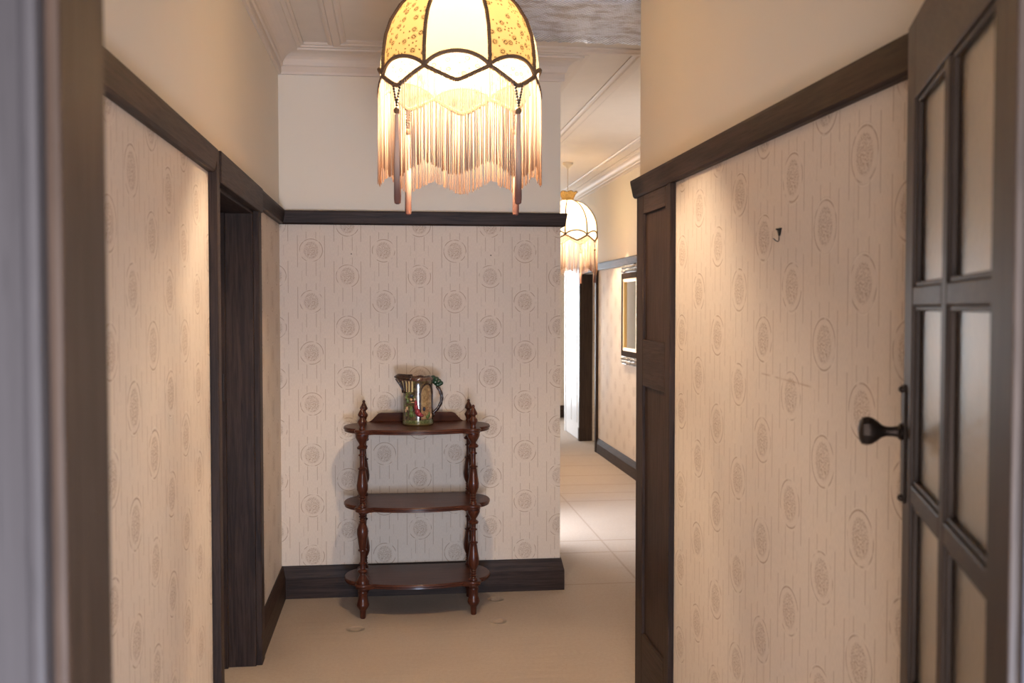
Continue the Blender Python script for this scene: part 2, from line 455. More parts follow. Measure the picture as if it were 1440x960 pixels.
struct(MB().sweep([(XL, YB - e), (XC + e, YB - e), (XC + e, 6.75)], BASE).build('baseboard_back', M['oak_x']))
struct(MB().sweep([(XR - e, 3.55), (XR - e, EY1)], BASE).build('baseboard_right', M['oak_y']))
struct(MB().sweep([(XF - e, 10.90), (XF - e, 4.12)], [(d, z * .9) for d, z in BASE]).build('baseboard_corridor_right', M['oak_y']))
struct(MB().sweep([(3.29, 14.449), (3.28, 14.449)][::-1] if False else [(XC, 14.449), (3.3, 14.449)], BASE).build('baseboard_end', M['oak_x']))
struct(MB().sweep([(XL + e, EY1), (XL + e, YB - e), (XC + e, YB - e), (XC + e, 14.4)], CORN).build('trim_6', M['cornice']))
CORN2 = [(d * .72, H - (H - z) * .72) for d, z in CORN]
struct(MB().sweep([(XF - e, 14.4), (XF - e, 4.10 + e), (XR - e, 4.10 + e), (XR - e, EY1)], CORN2).build('trim_7', M['cornice']))
# ceiling ribs
RIB = [(-.050, H), (-.050, H - .008), (-.036, H - .014), (-.024, H - .014), (-.018, H - .022), (.018, H - .022), (.024, H - .014), (.036, H - .014), (.050, H - .008), (.050, H)]
struct(MB().sweep([(-.292, 1.1), (-.292, 5.432), (1.385, 5.432), (1.385, 14.3)], RIB).build('trim_8', M['cornice']))
struct(MB().sweep([(2.055, 14.3), (2.055, 4.3)], [(d * .7, z) for d, z in RIB]).build('trim_9', M['cornice']))

# embossed paper lining on the ceiling over the corridor corner
def lining():
    m = MB(); nx, ny = 60, 8; x0, x1, y0, y1 = .42, 1.66, 4.50, 5.205
    rr = random.Random(3)
    r0 = [rr.uniform(-.008, .008) for _ in range(nx + 1)]; r1 = [rr.uniform(-.010, .010) for _ in range(nx + 1)]
    for i in range(nx + 1):
        for j in range(ny + 1):
            x = x0 + (x1 - x0) * i / nx; t = j / ny
            y = y0 + r0[i] * (1 - t) + (y1 + r1[i] - y0) * t
            edge = min(t, 1 - t)
            z = H - .006 - (.010 + rr.uniform(0, .010) if j == ny else rr.uniform(.001, .005))
            m.v.append((x, y, z))
    k = ny + 1
    for i in range(nx):
        for j in range(ny): m.f.append((i * k + j, (i + 1) * k + j, (i + 1) * k + j + 1, i * k + j + 1))
    o = m.build('trim_10', M['ceiling_paper'], smooth='all')
    s = o.modifiers.new('thickness', 'SOLIDIFY'); s.thickness = .004
    return struct(o)
lining()

# ---- left doorway (casing, jambs, closed leaf set back)
d1 = empty_struct('door_1', (XL, DY1, 0))
def loc_build(mb, name, mat, par, **kw):
    o = mb.build(name, mat, par, **kw); o.location = tuple(-q for q in par.location); return o
loc_build(MB().box(XL, XL + .030, DY0 - .055, DY0, 0, 2.15), 'casing', M['oak_z'], d1, bevel=.003)
loc_build(MB().box(XL, XL + .028, DY1, DY1 + .085, 0, DZ + .003), 'casing', M['oak_z'], d1, bevel=.003)
loc_build(MB().box(XL, XL + .036, DY0, DY1 + .085, DZ, 2.153), 'head_casing', M['oak_y'], d1, bevel=.004)
loc_build(MB().box(XL - .16, XL + .002, DY1 - .012, DY1 + .01, 0, DZ).box(XL - .16, XL - .118, DY1 - .030, DY1, 0, DZ), 'jamb', M['oak_z'], d1, bevel=.002)
loc_build(MB().box(XL - .16, XL + .002, DY0 - .01, DY0 + .012, 0, DZ), 'jamb', M['oak_z'], d1, bevel=.002)
loc_build(MB().box(XL - .16, XL + .002, DY0, DY1, DZ - .012, DZ + .01), 'head_jamb', M['oak_y'], d1, bevel=.002)
lf = loc_build(MB().box(XL - .20, XL - .160, DY0, DY1, 0.005, DZ), 'leaf', M['oak_z'], d1)
sp = loc_build(MB().box(XL - .150, XL - .126, DY1 - .0335, DY1 - .030, 1.20, 1.32), 'strike_plate', M['iron'], d1)
sp['label'] = 'dark metal strike plate'

# ---- panelled timber door at the end of the right wall
d2 = empty_struct('door_2', (XR, 4.09, 0))
xs = XR - .016
loc_build(MB().box(xs - .006, XR, 3.563, 3.606, 0, 2.072), 'casing', M['oak_z'], d2, bevel=.003)
st = MB().box(xs, XR, 3.616, 3.652, .004, 2.072).box(xs, XR, 3.983, 4.092, .004, 2.072)
loc_build(st, 'stile', M['oak_z'], d2, bevel=.003)
for z0, z1, nm in ((.004, .268, 'bottom_rail'), (1.294, 1.483, 'lock_rail'), (1.995, 2.072, 'top_rail')):
    loc_build(MB().box(xs, XR, 3.652, 3.983, z0, z1), nm, M['oak_y'], d2, bevel=.003)
for z0, z1 in ((.26, 1.30), (1.48, 2.0)):
    loc_build(MB().box(XR - .004, XR, 3.645, 3.99, z0, z1), 'panel', M['oak_z'], d2)

# ---- front doorway frame around the viewer's threshold
fr = empty_struct('door_3', (EX0, EY0, 0))
ja = MB().box(EX0 - .03, EX0, EY0, EY1 + .002, 0, EZ).box(EX0, EX0 + .002, EY0 + .0, EY0 + .0, 0, 0.0001)
loc_build(MB().box(EX0 - .030, EX0, EY0, EY1 + .002, 0, EZ), 'jamb', M['jamb_z'], fr, bevel=.004)
loc_build(MB().box(EX1, EX1 + .03, EY0, EY1 - .012, 0, EZ), 'jamb', M['pale'], fr, bevel=.004)
loc_build(MB().box(EX0 - .03, EX1 + .03, EY0, EY1 + .002, EZ, EZ + .03), 'head_jamb', M['door_x'], fr)
cs = MB().box(EX0 - .125, EX0 - .016, EY0 - .016, EY0 + .012, 0, EZ + .1).box(EX0 - .023, EX0 - .009, EY0 - .024, EY0, 0, EZ)
loc_build(cs, 'casing', M['frame_z'], fr, bevel=.005)
loc_build(MB().box(EX1 + .012, EX1 + .16, EY0 - .016, EY0 + .012, 0, EZ + .1), 'casing', M['frame_z'], fr, bevel=.004)
loc_build(MB().box(EX0 - .125, EX1 + .16, EY0 - .016, EY0 + .012, EZ + .012, EZ + .12), 'head_casing', M['frame_z'], fr, bevel=.004)

# ---- glazed door, swung open towards the right wall
P0 = Vector((.889, 1.65, 0)); DD = Vector((-.3493, -.9370, 0)); NN = Vector((-.9370, .3493, 0)); UZ = Vector((0, 0, 1))
d4 = empty_struct('door_4', tuple(P0 + DD * .752))
W, TH, ZT = .752, .040, 2.096
def dbox(mb, a0, a1, z0, z1, d0=-TH, dd1=0.0): return mb.obox(P0, DD, NN, UZ, a0, a1, d0, dd1, z0, z1)
def dpart(mb, name, mat, **kw): return loc_build(mb, name, mat, d4, **kw)
dpart(dbox(MB(), 0, .081, .012, ZT), 'stile', M['door_z'], bevel=.002)
dpart(dbox(MB(), .649, W, .012, ZT), 'stile', M['door_z'], bevel=.002)
dpart(dbox(MB(), .081, .649, 1.960, ZT), 'top_rail', M['door_x'], bevel=.002)
dpart(dbox(MB(), .081, .649, .012, .26), 'bottom_rail', M['door_x'], bevel=.002)
dpart(dbox(MB(), .342, .380, .26, 1.960, -TH + .004, -.001), 'mullion', M['door_z'], bevel=.003)
bars = [(.620, .652), (.945, .977), (1.284, 1.316), (1.616, 1.648)]
for z0, z1 in bars:
    for a0, a1 in ((.081, .342), (.380, .649)):
        dpart(dbox(MB(), a0, a1, z0, z1, -TH + .004, -.001), 'glazing_bar', M['door_x'], bevel=.003)
zs = [.26] + [q for b in bars for q in b] + [1.960]
for i in range(0, len(zs), 2):
    for a0, a1 in ((.081, .342), (.380, .649)):
        dpart(dbox(MB(), a0 - .003, a1 + .003, zs[i] - .003, zs[i + 1] + .003, -.020, -.014), 'glass_pane', M['glass'])
        b = .008
        bd = dbox(dbox(dbox(dbox(MB(), a0, a0 + b, zs[i], zs[i + 1], -.014, -.005), a1 - b, a1, zs[i], zs[i + 1], -.014, -.005),
                       a0 + b, a1 - b, zs[i], zs[i] + b, -.014, -.005), a0 + b, a1 - b, zs[i + 1] - b, zs[i + 1], -.014, -.005)
        dpart(bd, 'glazing_bead', M['door_z'], bevel=.002)
# escutcheon and knob
def knob():
    za, zb, zk, a = 1.285, 1.470, 1.398, .024
    pl = dbox(MB(), a - .019, a + .019, za, zb, 0, .0045)
    pl = dbox(pl, a - .013, a + .013, za - .010, za, 0, .0045); pl = dbox(pl, a - .013, a + .013, zb, zb + .010, 0, .0045)
    p = dpart(pl, 'back_plate', M['bronze'], bevel=.002)
    sc = MB()
    for z in (zb + .002, za - .002): sc.ball(tuple(P0 + DD * a + NN * .006 + UZ * z), .006)
    s_ = sc.build('screw', M['bronze'], p, smooth='all'); s_.location = (0, 0, 0)
    prof = [(.004, 0), (.014, 0), (.015, .004), (.010, .008), (.0085, .016), (.0085, .026), (.0115, .034), (.019, .042), (.0245, .050), (.0262, .058), (.0245, .066), (.018, .070), (.010, .072), (.002, .073)]
    m = MB(); seg = 8; o = P0 + DD * a + UZ * zk + NN * .0045
    for (r, h) in prof:
        for k in range(seg * 2):
            t = 2 * pi * (k + .5) / (seg * 2); rr_ = r * (1.0 if k % 2 else .93) if r > .018 else r
            m.v.append(tuple(o + NN * h + DD * (rr_ * cos(t)) + UZ * (rr_ * sin(t))))
    n = seg * 2
    for i in range(len(prof) - 1):
        for k in range(n): m.f.append((i * n + k, i * n + (k + 1) % n, (i + 1) * n + (k + 1) % n, (i + 1) * n + k))
    m.f.append(tuple(reversed(range(n)))); m.f.append(tuple((len(prof) - 1) * n + k for k in range(n)))
    kn = dpart(m, 'knob', M['bronze'], smooth=True); kn['label'] = 'dark faceted metal knob'
knob()

# ---- far end of the corridor: doorway jamb in the right wall, white panelled door beyond it
d5 = empty_struct('door_5', (XF, 11.86, 0))
loc_build(MB().box(XF - .030, XF + .02, 10.90, 10.96, 0, 2.06), 'casing', M['oak_z'], d5, bevel=.003)
loc_build(MB().box(XF - .035, XF + .125, 11.848, 11.90, 0, 2.03).box(XF - .042, XF + .0, 11.840, 11.905, 0, .16), 'casing', M['door_z'], d5, bevel=.003)
loc_build(MB().box(XF - .036, XF + .02, 10.90, 11.90, 2.02, 2.10), 'head_casing', M['oak_y'], d5)
d6 = empty_struct('door_6', (XF, 12.85, 0))
lf = loc_build(MB().box(XF - .022, XF - .0005, 11.95, 12.85, .005, 2.03), 'leaf', M['white_paint'], d6)
def raised(y0, y1, z0, z1):
    return loc_build(MB().box(XF - .030, XF - .022, y0, y1, z0, z1), 'raised_panel', M['white_paint'], d6, bevel=.006)
for z0, z1 in ((.2, .85), (1.0, 1.35), (1.5, 1.92)):
    raised(12.05, 12.36, z0, z1); raised(12.44, 12.75, z0, z1)
loc_build(MB().box(XF - .034, XF - .0005, 12.85, 12.93, 0, 2.03).box(XF - .034, XF - .0005, 11.91, 12.93, 2.03, 2.10), 'casing', M['white_paint'], d6, bevel=.003)

# ------------------------------------------------------------------ pendant lamps
PROF = [(2.425, .286), (2.460, .2865), (2.492, .286), (2.530, .2815), (2.568, .2756), (2.622, .2567), (2.678, .2217), (2.712, .190), (2.735, .162), (2.757, .118), (2.770, .085), (2.776, .066)]
def dome_r(z):
    if z <= PROF[0][0]: return PROF[0][1] + (PROF[0][0] - z) * .03
    for (z0, r0), (z1, r1) in zip(PROF, PROF[1:]):
        if z <= z1: return r0 + (r1 - r0) * (z - z0) / (z1 - z0)
    return PROF[-1][1]
def pol(r, a, z): return (r * sin(a), -r * cos(a), z)                        # angle 0 looks to -y
ARC, DIP = .044, .052
def arc_z(t): return 2.425 + ARC * (1 - t * t) ** .75                           # t in -1..1 across a panel
def hem_z(t):
    k = abs(t); return 2.425 - DIP * (1 - sqrt(k * k + .012)) / (1 - sqrt(.012)) if k < .995 else 2.425
def make_lamp(label, loc, rz, ceil_z, plain_silk, print_silk):
    t = thing('pendant_lamp', label, 'ceiling lamp', loc, rz)
    dz = -loc[2]
    def b(mb, name, mat, par=t, **kw):
        o = mb.build(name, mat, par, **kw)
        return o
    top = ceil_z - loc[2]                                                       # ceiling in lamp coordinates
    z0 = 2.425
    q = lambda z: z - z0                                                         # reference heights to local
    HALF = pi / 8
    for k in range(8):
        ac = k * pi / 4
        # dome panel above the arc
        m = MB(); nt, nz = 16, 22
        for j in range(nz + 1):
            for i in range(nt + 1):
                tt = -1 + 2 * i / nt; lo = arc_z(tt); z = lo + (2.776 - lo) * (j / nz)
                bul = 1 + .012 * (1 - tt * tt)
                m.v.append(pol(dome_r(z) * bul - .004, ac + tt * HALF, q(z)))
        for j in range(nz):
            for i in range(nt): m.f.append((j * (nt + 1) + i, j * (nt + 1) + i + 1, (j + 1) * (nt + 1) + i + 1, (j + 1) * (nt + 1) + i))
        o = b(m, 'shade_panel', M[plain_silk if k % 2 == 0 else print_silk], smooth='all')
        o['label'] = 'plain cream silk panel' if k % 2 == 0 or print_silk == 'silk_glow' else 'yellow silk panel printed with brown roses'
        # pale lens between arc and hem
        m = MB(); nz = 8
        for j in range(nz + 1):
            for i in range(nt + 1):
                tt = -1 + 2 * i / nt; lo, hi = hem_z(tt), arc_z(tt); z = lo + (hi - lo) * (j / nz)
                m.v.append(pol(dome_r(z) * (1 + .012 * (1 - tt * tt)) - .004, ac + tt * HALF, q(z)))
        for j in range(nz):
            for i in range(nt): m.f.append((j * (nt + 1) + i, j * (nt + 1) + i + 1, (j + 1) * (nt + 1) + i + 1, (j + 1) * (nt + 1) + i))
        o = b(m, 'scallop_panel', M['silk_pale'], smooth='all'); o['label'] = 'white lens shaped panel with faint roses'
        # braids: gimp wound as a ribbed cord
        def ribbed(pts, rad): return [rad * (1.0 + .22 * (i % 2)) for i in range(len(pts))]
        def braid(fn, n, rad): 
            pts = [fn(i / n) for i in range(n + 1)]; return MB().tube(pts, ribbed(pts, rad), 6)
        b(braid(lambda s: pol(dome_r(2.425 + .351 * s) + .001, ac + HALF, q(2.425 + .351 * s)), 90, .0064), 'seam_braid', M['braid'])
        b(braid(lambda s: pol(dome_r(arc_z(-1 + 2 * s)) * (1 + .012 * (1 - (2 * s - 1) ** 2)), ac + (-1 + 2 * s) * HALF, q(arc_z(-1 + 2 * s))), 60, .0064), 'arc_braid', M['braid'])
        b(braid(lambda s: pol(dome_r(hem_z(-1 + 2 * s)) + .002, ac + (-1 + 2 * s) * HALF, q(hem_z(-1 + 2 * s))), 60, .0070), 'hem_braid', M['braid'])
        # fringe
        m = MB(); n = 42
        for i in range(n):
            tt = -1 + 2 * (i + .5 + rnd.uniform(-.3, .3)) / n
            if k % 2 and abs(tt) < .09: continue                                  # parted where the tassel hangs
            a = ac + tt * HALF
            zt = hem_z(tt); L = .318 + rnd.uniform(-.006, .005)
            r0 = dome_r(zt) + .004 + rnd.uniform(-.002, .003); a2 = a + rnd.uniform(-.006, .006); r2 = r0 + rnd.uniform(-.004, .004)
            rd = rnd.uniform(.0010, .0015)
            p0, p1 = pol(r0, a, q(zt)), pol(r2, a2, q(zt - L))
            pm = tuple((u + v) / 2 for u, v in zip(p0, p1))
            m.tube([p0, pm, p1], [rd, rd, rd * 1.15], 4)
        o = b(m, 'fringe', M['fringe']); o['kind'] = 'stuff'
        # tassels on the printed panels
        if k % 2:
            rr_ = .292; zc = 2.425 - DIP
            c = pol(rr_, ac, 0)
            m = MB(); zt, zb = 2.278, 1.968
            m.lathe([(.004, q(zt)), (.0085, q(zt - .006)), (.0095, q(zt - .06)), (.0115, q(zt - .18)), (.0125, q(zb + .02)), (.0110, q(zb + .004)), (.005, q(zb))], (c[0], c[1], 0), 12)
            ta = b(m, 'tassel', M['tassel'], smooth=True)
            m = MB().ball((c[0], c[1], q(zt + .008)), .0125, seg=12, rings=8)
            b(m, 'tassel_head', M['braid'], ta, smooth='all')
            m = MB()
            for sg in (-1, 1):
                for i in range(9):
                    s_ = i / 8; aa = ac + sg * (1 - s_) * .068
                    m.ball(pol(rr_ + .002, aa, q(zc + .008 - (zc - .006 - (zt + .012)) * s_)), .0049, seg=8, rings=5)
            o = b(m, 'bead_string', M['bead'], ta, smooth='all'); o['label'] = 'two strings of black beads'
    # crown collar flaring above the neck
    m = MB(); seg = 48
    pr = [(2.772, .066), (2.780, .058), (2.800, .060), (2.830, .072), (2.850, .086)]
    for (z, r) in pr:
        for i in range(seg):
            a = 2 * pi * i / seg; lobe = abs(cos(4 * a))
            m.v.append(pol(r * (1 + .10 * (z - 2.772) / .08 * lobe), a, q(z + (.012 * lobe if z > 2.84 else 0))))
    for j in range(len(pr) - 1):
        for i in range(seg): m.f.append((j * seg + i, j * seg + (i + 1) % seg, (j + 1) * seg + (i + 1) % seg, (j + 1) * seg + i))
    o = b(m, 'crown', M['silk_floral'], smooth='all')
    n = seg
    b(MB().tube([pol(.066, 2 * pi * i / 40, q(2.774)) for i in range(40)], .005, 6, True), 'neck_braid', M['braid'])
    b(MB().tube([pol(.0875 * (1 + .105 * abs(cos(4 * 2 * pi * i / 64))), 2 * pi * i / 64, q(2.850 + .012 * abs(cos(8 * pi * i / 64)))) for i in range(64)], .004, 6, True), 'crown_braid', M['braid'])
    # fitting, bulb, cord, ceiling rose
    b(MB().lathe([(.012, q(2.80)), (.020, q(2.79)), (.020, q(2.70)), (.017, q(2.66)), (.012, q(2.655))], seg=16), 'lamp_holder', M['brass'], smooth=True)
    b(MB().lathe([(.0575, q(2.779)), (.0575, q(2.782))], seg=32), 'neck_light_stop', M['brass'])  # closed disc added in the neck to keep bulb light off the ceiling
    b(MB().ball((0, 0, q(2.595)), .047, .047, .056, 18, 12), 'bulb', M['bulb'], smooth='all')
    b(MB().lathe([(.0035, q(2.79)), (.0035, top - .03)], seg=8), 'cord', M['cord'])
    b(MB().lathe([(.006, top - .060), (.014, top - .055), (.022, top - .040), (.042, top - .028), (.050, top - .018), (.052, top - .001)], seg=24), 'ceiling_rose', M['porcelain'], smooth=True)
    return t
def copy_tree(o, parent=None):
    c = o.copy(); COL.objects.link(c); c.parent = parent
    for ch in list(o.children): copy_tree(ch, c)
    return c
L1 = make_lamp('large domed silk ceiling lamp with long fringe, the nearer one in the hall', (.243, 3.63, 2.425), R(-5.9), H, 'silk_plain', 'silk_floral')
L2 = make_lamp('domed silk ceiling lamp with fringe, far down the corridor behind the wall corner', (1.700, 9.65, 2.312), R(8), H, 'silk_glow', 'silk_glow')
for q in (L1, L2): q['group'] = 'matching fringed pendant lamps'

# ------------------------------------------------------------------ whatnot shelf
def shelf_outline(front=1.0):
    """plan outline, centred between the legs; a union of bowed board, end lobes and leg roundels"""
    pts = []
    N = 288
    def inside(x, y):
        if abs(x) < .285 and -.165 - .068 * cos(x / .285 * pi / 2) ** .8 < y < .200: return True
        for sx in (-1, 1):
            ex, ey = (x - sx * .283) / .108, (y - .005) / .150
            if ex * ex + ey * ey < 1 and sx * x > 0: return True
            for ly in (-.165, .165):
                if (x - sx * .285) ** 2 + (y - ly) ** 2 < .044 ** 2: return True
        return False
    for i in range(N):
        a = 2 * pi * i / N; lo, hi = 0.0, .6
        # outermost crossing along the ray
        r = .5
        while r > 0 and not inside(r * cos(a), r * sin(a)): r -= .002
        lo, hi = r, r + .002
        for _ in range(12):
            mid = (lo + hi) / 2
            if inside(mid * cos(a), mid * sin(a)): lo = mid
            else: hi = mid
        pts.append((lo * cos(a), lo * sin(a)))
    return pts
def shelf_mesh(zt, th=.026):
    o = shelf_outline(); n = len(o); m = MB()
    prof = [(-.010, -th), (-.004, -th + .003), (-.005, -th + .010), (0.0, -th + .014), (0.0, -.005), (-.004, 0.0), (-.012, 0.0)]
    for (ins, z) in prof:
        for (x, y) in o:
            r = sqrt(x * x + y * y); k = (r + ins) / r
            m.v.append((x * k, y * k, zt + z))
    for j in range(len(prof) - 1):
        for i in range(n): m.f.append((j * n + i, j * n + (i + 1) % n, (j + 1) * n + (i + 1) % n, (j + 1) * n + i))
    m.f.append(tuple(reversed(range(n)))); m.f.append(tuple((len(prof) - 1) * n + i for i in range(n)))
    return m
ET = thing('whatnot_shelf', 'three-tier mahogany whatnot shelf with turned posts standing against the papered back wall', 'shelf', (.126, 5.349, 0), 0)
TOP, MID, LOW = .985, .583, .183
for z, nm in ((TOP, 'top_shelf'), (MID, 'middle_shelf'), (LOW, 'bottom_shelf')):
    shelf_mesh(z).build(nm, M['mahog'], ET, smooth=True)
# back board on the top tier
m = MB(); prof = [(-.262, 0), (-.245, .010), (-.228, .028), (-.212, .044), (-.195, .050)]
out = prof + [(-x, z) for x, z in reversed(prof)]
k = len(out)
for y in (.172, .186):
    for (x, z) in out: m.v.append((x, y, TOP + z))
m.f.append(tuple(range(k))); m.f.append(tuple(reversed(range(k, 2 * k))))
for i in range(k): m.f.append((i, (i + 1) % k, k + (i + 1) % k, k + i))
m.build('back_board', M['mahog_back'], ET, bevel=.003)
def baluster(z0, z1, inv=False):
    """turned spindle between two shelves, normalised profile from the lower shelf (0) to the upper one (1)"""
    P = [(0, .021), (.02, .021), (.035, .017), (.05, .0135), (.065, .0195), (.08, .0135), (.10, .0165), (.12, .0135), (.135, .0185), (.15, .0145),
         (.19, .022), (.24, .0285), (.30, .0295), (.36, .026), (.44, .0215), (.50, .0185), (.515, .0155), (.523, .0225), (.537, .0235), (.546, .0155),
         (.56, .0130), (.64, .0122), (.70, .0130), (.710, .0195), (.724, .0195), (.734, .0130), (.76, .0130), (.79, .0140), (.803, .0250), (.825, .0275), (.842, .021),
         (.855, .0145), (.875, .0155), (.91, .024), (.945, .031), (.965, .034), (1.0, .034)]
    if inv: P = [(1 - a, r) for a, r in reversed(P)]
    return [(r, z0 + (z1 - z0) * a) for a, r in P]
for sx in (-1, 1):
    for sy in (-1, 1):
        x, y = sx * .2885, sy * .165
        inv = sx < 0 and sy < 0
        th = .026
        pr = [(.0125, 0), (.0145, .006), (.0165, .040), (.019, .046), (.030, .062), (.033, .072), (.030, .080), (.025, .100), (.0235, .128), (.026, .134), (.026, .140), (.023, .146), (.028, LOW - th)]
        m = MB().lathe(pr, (x, y, 0), 20)
        fo = m.build('foot', M['mahog_z'], ET, smooth=True)
        MB().lathe(baluster(LOW, MID - th, inv), (x, y, 0), 20).build('post', M['mahog_z'], ET, smooth=True)
        MB().lathe(baluster(MID, TOP - th), (x, y, 0), 20).build('post', M['mahog_z'], ET, smooth=True)
        f = [(r_ * .88, z_) for r_, z_ in [(.018, TOP), (.018, TOP + .006), (.015, TOP + .014), (.020, TOP + .026), (.0255, TOP + .036), (.026, TOP + .042), (.020, TOP + .050), (.0135, TOP + .058), (.0125, TOP + .064),
             (.0235, TOP + .072), (.0245, TOP + .078), (.018, TOP + .090), (.011, TOP + .102), (.0075, TOP + .108), (.0095, TOP + .113), (.008, TOP + .119), (.002, TOP + .123)]]
        MB().lathe(f, (x, y, 0), 18).build('finial', M['mahog_z'], ET, smooth=True)

# ------------------------------------------------------------------ jug on the top shelf
JG = thing('pottery_jug', 'glossy brown and green relief pottery jug standing on the top shelf of the whatnot', 'jug', (.131, 5.380, TOP + .0004), 0)
m = MB(); seg = 64
prof = [(0, .080), (.004, .084), (.012, .0845), (.016, .083), (.06, .0825), (.12, .0815), (.18, .080), (.222, .079), (.236, .081), (.244, .085), (.252, .0845), (.258, .081)]
def jug_r(z, a, r):
    # pouring lip on the viewer's left
    d = abs((a - 1.5 * pi + pi) % (2 * pi) - pi)
    lift = max(0.0, min(1.0, (z - .185) / .06)) ** 1.2
    return r + .036 * lift * math.exp(-(d / .42) ** 2)
rows = []
for (z, r) in prof:
    rows.append([(jug_r(z, 2 * pi * i / seg, r), z + (.006 * math.exp(-(abs((2 * pi * i / seg - 1.5 * pi + pi) % (2 * pi) - pi) / .5) ** 2) if z > .24 else 0) + (.003 * sin(9 * 2 * pi * i / seg) if z > .235 else 0)) for i in range(seg)])
for (z, r) in ((.256, .074), (.20, .070), (.05, .072), (.012, .070)):
    rows.append([(jug_r(z, 2 * pi * i / seg, r), z) for i in range(seg)])
for row in rows:
    for i, (r, z) in enumerate(row): m.v.append(pol(r, 2 * pi * i / seg, z))
for j in range(len(rows) - 1):
    for i in range(seg): m.f.append((j * seg + i, j * seg + (i + 1) % seg, (j + 1) * seg + (i + 1) % seg, (j + 1) * seg + i))
m.f.append(tuple(reversed(range(seg)))); m.f.append(tuple((len(rows) - 1) * seg + i for i in range(seg)))
m.build('body', M['jug'], JG, smooth='all')
# roof-like rim over the lip
m = MB()
for k in range(3):
    pts = []
    for i in range(15):
        a = 1.5 * pi + (-1.15 + 2.3 * i / 14)
        pts.append(pol(jug_r(.25, a, .084) + .002 - k * .007, a, .250 + .008 * math.exp(-((a - 1.5 * pi) / .5) ** 2) + k * .006))
    m.tube(pts, .0062 - .001 * k, 8)
m.build('roof_rim', M['glaze_brown'], JG, smooth='all')
m = MB()
for i in range(5):
    a = 1.5 * pi + (-.55 + 1.1 * i / 4)
    pts = [pol(jug_r(z, a, .0805) + .003, a, z) for z in (.172, .190, .208, .226, .246)]
    m.tube(pts, .0034, 6)
m.build('timber_bracket', M['glaze_brown'], JG, smooth='all')
m = MB(); pts = [pol(.0845, a, z) for a, z in [(.62 + .5 * cos(t), .160 + .066 * sin(t)) for t in [pi * i / 14 for i in range(15)]]]
pts = [pol(.0835, 1.12, .03), pol(.0835, 1.12, .10)] + pts + [pol(.0835, .12, .10), pol(.0835, .12, .03)]
m.tube(pts, .0038, 6); m.build('arch', M['glaze_brown'], JG, smooth='all')
# handle on the right: two strands with a leafy head
m = MB()
for off in (-.007, .007):
    pts = []
    for i in range(17):
        s_ = i / 16
        z = .205 - .165 * s_; rad = .082 + .046 * sin(pi * min(1, s_ * 1.02 + .12)) ** .75
        pts.append((rad + (off * .5), off - .003, z))
    m.tube(pts, [.0062 + .0012 * sin(i * 2.2) for i in range(17)], 8)
m.build('handle', M['glaze_brown'], JG, smooth='all')
m = MB(); rr = random.Random(5)
for (x, y, z, r) in ((.082, -.004, .250, .017), (.098, 0, .243, .017), (.112, 0, .232, .016), (.124, 0, .222, .0135), (.094, -.006, .228, .016), (.106, 0, .214, .014), (.080, 0, .236, .016), (.100, .004, .222, .016), (.117, .002, .216, .012)):
    m.ball((x, y, z), r, r * .95, r * .9, 10, 7)
for _ in range(26):
    m.ball((rr.uniform(.078, .130), rr.uniform(-.019, .004), rr.uniform(.212, .262) - .0), rr.uniform(.0035, .006), seg=6, rings=4) if False else None
m.build('leafy_handle_top', M['glaze_green'], JG, smooth='all')
# generic relief figures
def relief(name, mat, blobs, joined=False):
    for grp in ([blobs] if joined else [[b] for b in blobs]):
        m = MB()
        for (a, z, r, w_, h_) in grp:
            c = pol(.0805 + r * .25, a, z); m.ball(c, w_, r, h_, 10, 6)
        m.build(name, mat, JG, smooth='all')
relief('relief_coat', M['glaze_red'], [(-.16, .120, .010, .009, .018), (-.14, .098, .012, .011, .020), (-.06, .076, .013, .015, .018), (.06, .062, .012, .016, .013), (.20, .056, .010, .012, .009)], True)
relief('relief_dress', M['glaze_leaf'], [(-.48, .085, .011, .010, .024), (-.46, .062, .013, .013, .018)], True)
relief('relief_hat', M['glaze_blue'], [(-.44, .161, .010, .012, .010)])
relief('relief_bird', M['glaze_blue'], [(.38, .090, .009, .008, .012)])
relief('relief_face', M['glaze_skin'], [(-.48, .140, .009, .007, .008), (-.24, .142, .009, .006, .008)])
relief('relief_arm', M['glaze_skin'], [(-.36, .126, .008, .013, .0035)])
relief('relief_flower', M['glaze_skin'], [(.95, .052, .008, .006, .014), (-.80, .092, .007, .007, .011), (-.93, .080, .007, .006, .010)])
relief('relief_leaf', M['glaze_leaf'], [(-.75, .135, .008, .007, .016), (-.9, .150, .008, .006, .012), (.62, .048, .009, .010, .012), (.78, .060, .008, .006, .014)])

# ------------------------------------------------------------------ wall mirror in the corridor
MR = thing('wall_mirror', 'tall mirror in a dark and gilt frame with silvery carved ends on the corridor wall', 'mirror', (XF, 9.30, 1.06), 0)
def mpart(mb, name, mat, **kw): return loc_build(mb, name, mat, MR, **kw)
y0, y1, z0, z1 = 8.98, 9.645, 1.143, 1.950
def ring(x0, x1, a, b):
    return MB().box(x0, x1, y0 + a, y0 + b, z0 + a, z1 - a).box(x0, x1, y1 - b, y1 - a, z0 + a, z1 - a).box(x0, x1, y0 + b, y1 - b, z0 + a, z0 + b).box(x0, x1, y0 + b, y1 - b, z1 - b, z1 - a)
mpart(ring(XF - .034, XF - .001, 0, .050), 'frame', M['frame_dull'], bevel=.006)
mpart(ring(XF - .030, XF - .001, .050, .085), 'gilt_liner', M['gilt'], bevel=.006)
mpart(MB().box(XF - .012, XF - .004, y0 + .08, y1 - .08, z0 + .08, z1 - .08), 'mirror_glass', M['mirror'])
rr = random.Random(11)
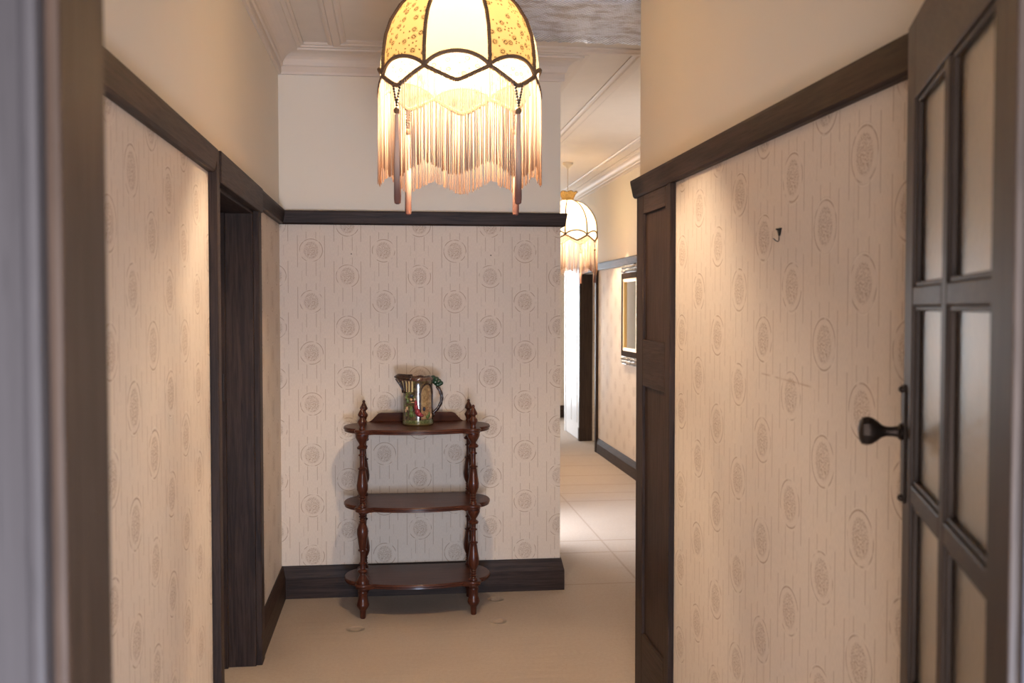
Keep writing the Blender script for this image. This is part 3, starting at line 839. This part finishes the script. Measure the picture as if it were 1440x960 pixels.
for zz in (z1, z0 - .082):
    m = MB().box(XF - .026, XF - .001, y0 + .01, y1 - .0, zz + .004, zz + .078)
    for i in range(22):
        yy = y0 + .02 + (y1 - y0 - .03) * i / 21
        for k in range(2): m.ball((XF - .028, yy + rr.uniform(-.01, .01), zz + .022 + .036 * k + rr.uniform(-.006, .006)), .012, rr.uniform(.010, .017), rr.uniform(.010, .017), 8, 5)
    mpart(m, 'carved_end', M['pewter'], smooth=True)

# ------------------------------------------------------------------ small ironwork on the walls
HK = thing('picture_hook', 'small dark picture hook on the right papered wall', 'hook', (XR, 2.570, 1.79), 0)
m = MB(); 
tri = [(-.012, .036), (.012, .036), (.0015, .016), (-.0015, .016)]
for x in (0, -.005):
    for (y, z) in tri: m.v.append((x - .0002, y, z))
m.f += [(0, 1, 2, 3), (7, 6, 5, 4)] + [(i, (i + 1) % 4, 4 + (i + 1) % 4, 4 + i) for i in range(4)]
m.build('plate', M['iron'], HK)
MB().tube([(-.003, 0, .020), (-.004, 0, .004), (-.006, 0, .0), (-.012, .002, .003), (-.018, .003, .009)], .0013, 6).build('wire_hook', M['iron'], HK)
MB().tube([(-.004, 0, .030), (-.012, .001, .034)], .0022, 6).build('nail', M['iron'], HK)
for i, (x, z, lab) in enumerate(((-.229, 1.912, 'tiny dark nail in the back wall left of the lamp tassels'), (.547, 1.909, 'tiny dark nail in the back wall near its right edge'))):
    o = MB().lathe([(.0015, .008), (.0015, -.006), (.0032, -.006), (.0034, -.008), (.0020, -.009)], seg=10, axis=1).build('nail', M['iron'], None, loc=(x, YB - .0001, z))
    o['label'] = lab; o['category'] = 'nail'; o['group'] = 'nails in the back wall'

# ------------------------------------------------------------------ light
def area(name, loc, rot, sx, sy, power, col):
    l = bpy.data.lights.new(name, 'AREA'); l.shape = 'RECTANGLE'; l.size = sx; l.size_y = sy; l.energy = power; l.color = col
    o = bpy.data.objects.new(name, l); COL.objects.link(o); o.location = loc; o.rotation_euler = rot
    return o
area('sunlit_threshold', (.28, -1.0, .26), (R(98), 0, 0), 0.80, .45, 84, (.58, .73, 1.0))
area('front_daylight_fill', (.16, -.50, 1.30), (R(90), 0, 0), 1.05, 1.5, 58, (.97, .93, .95))  # front daylight, widened and brought close as added fill for the near walls
area('end_sheen_light', (1.55, 14.3, 1.25), (R(-90), 0, 0), .6, 1.9, 40, (.85, .92, 1.0))  # unseen light added before the solid end wall for sheen on the rail
area('side_room_daylight', (.72, 7.18, 1.1), (0, R(-90), 0), 1.8, .75, 46, (.85, .90, 1.0))
area('far_room_daylight', (.72, 12.45, 1.1), (0, R(-90), 0), 1.8, .80, 16, (.85, .92, 1.0))
wd = bpy.data.worlds.new('dim sky'); S.world = wd; wd.use_nodes = True
wd.node_tree.nodes['Background'].inputs[0].default_value = (.65, .75, 1, 1); wd.node_tree.nodes['Background'].inputs[1].default_value = .25

# ------------------------------------------------------------------ camera
cd = bpy.data.cameras.new('camera'); cam = bpy.data.objects.new('camera', cd); COL.objects.link(cam)
cd.sensor_fit = 'HORIZONTAL'; cd.sensor_width = 36; cd.lens = 35; cd.clip_start = .05
cam.location = (0, 0, 1.6125)
cam.rotation_euler = (R(90 - 1.9228), 0, R(-6.8024))
cd.dof.use_dof = True; cd.dof.focus_distance = 4.9; cd.dof.aperture_fstop = 4.5
S.camera = cam
S.view_settings.view_transform = 'Standard'; S.view_settings.look = 'None'
S.view_settings.exposure = 0.42; S.view_settings.gamma = 1; S.view_settings.use_curve_mapping = False
S.cycles.use_denoising = True
S.cycles.max_bounces = 10; S.cycles.diffuse_bounces = 6; S.cycles.transmission_bounces = 8
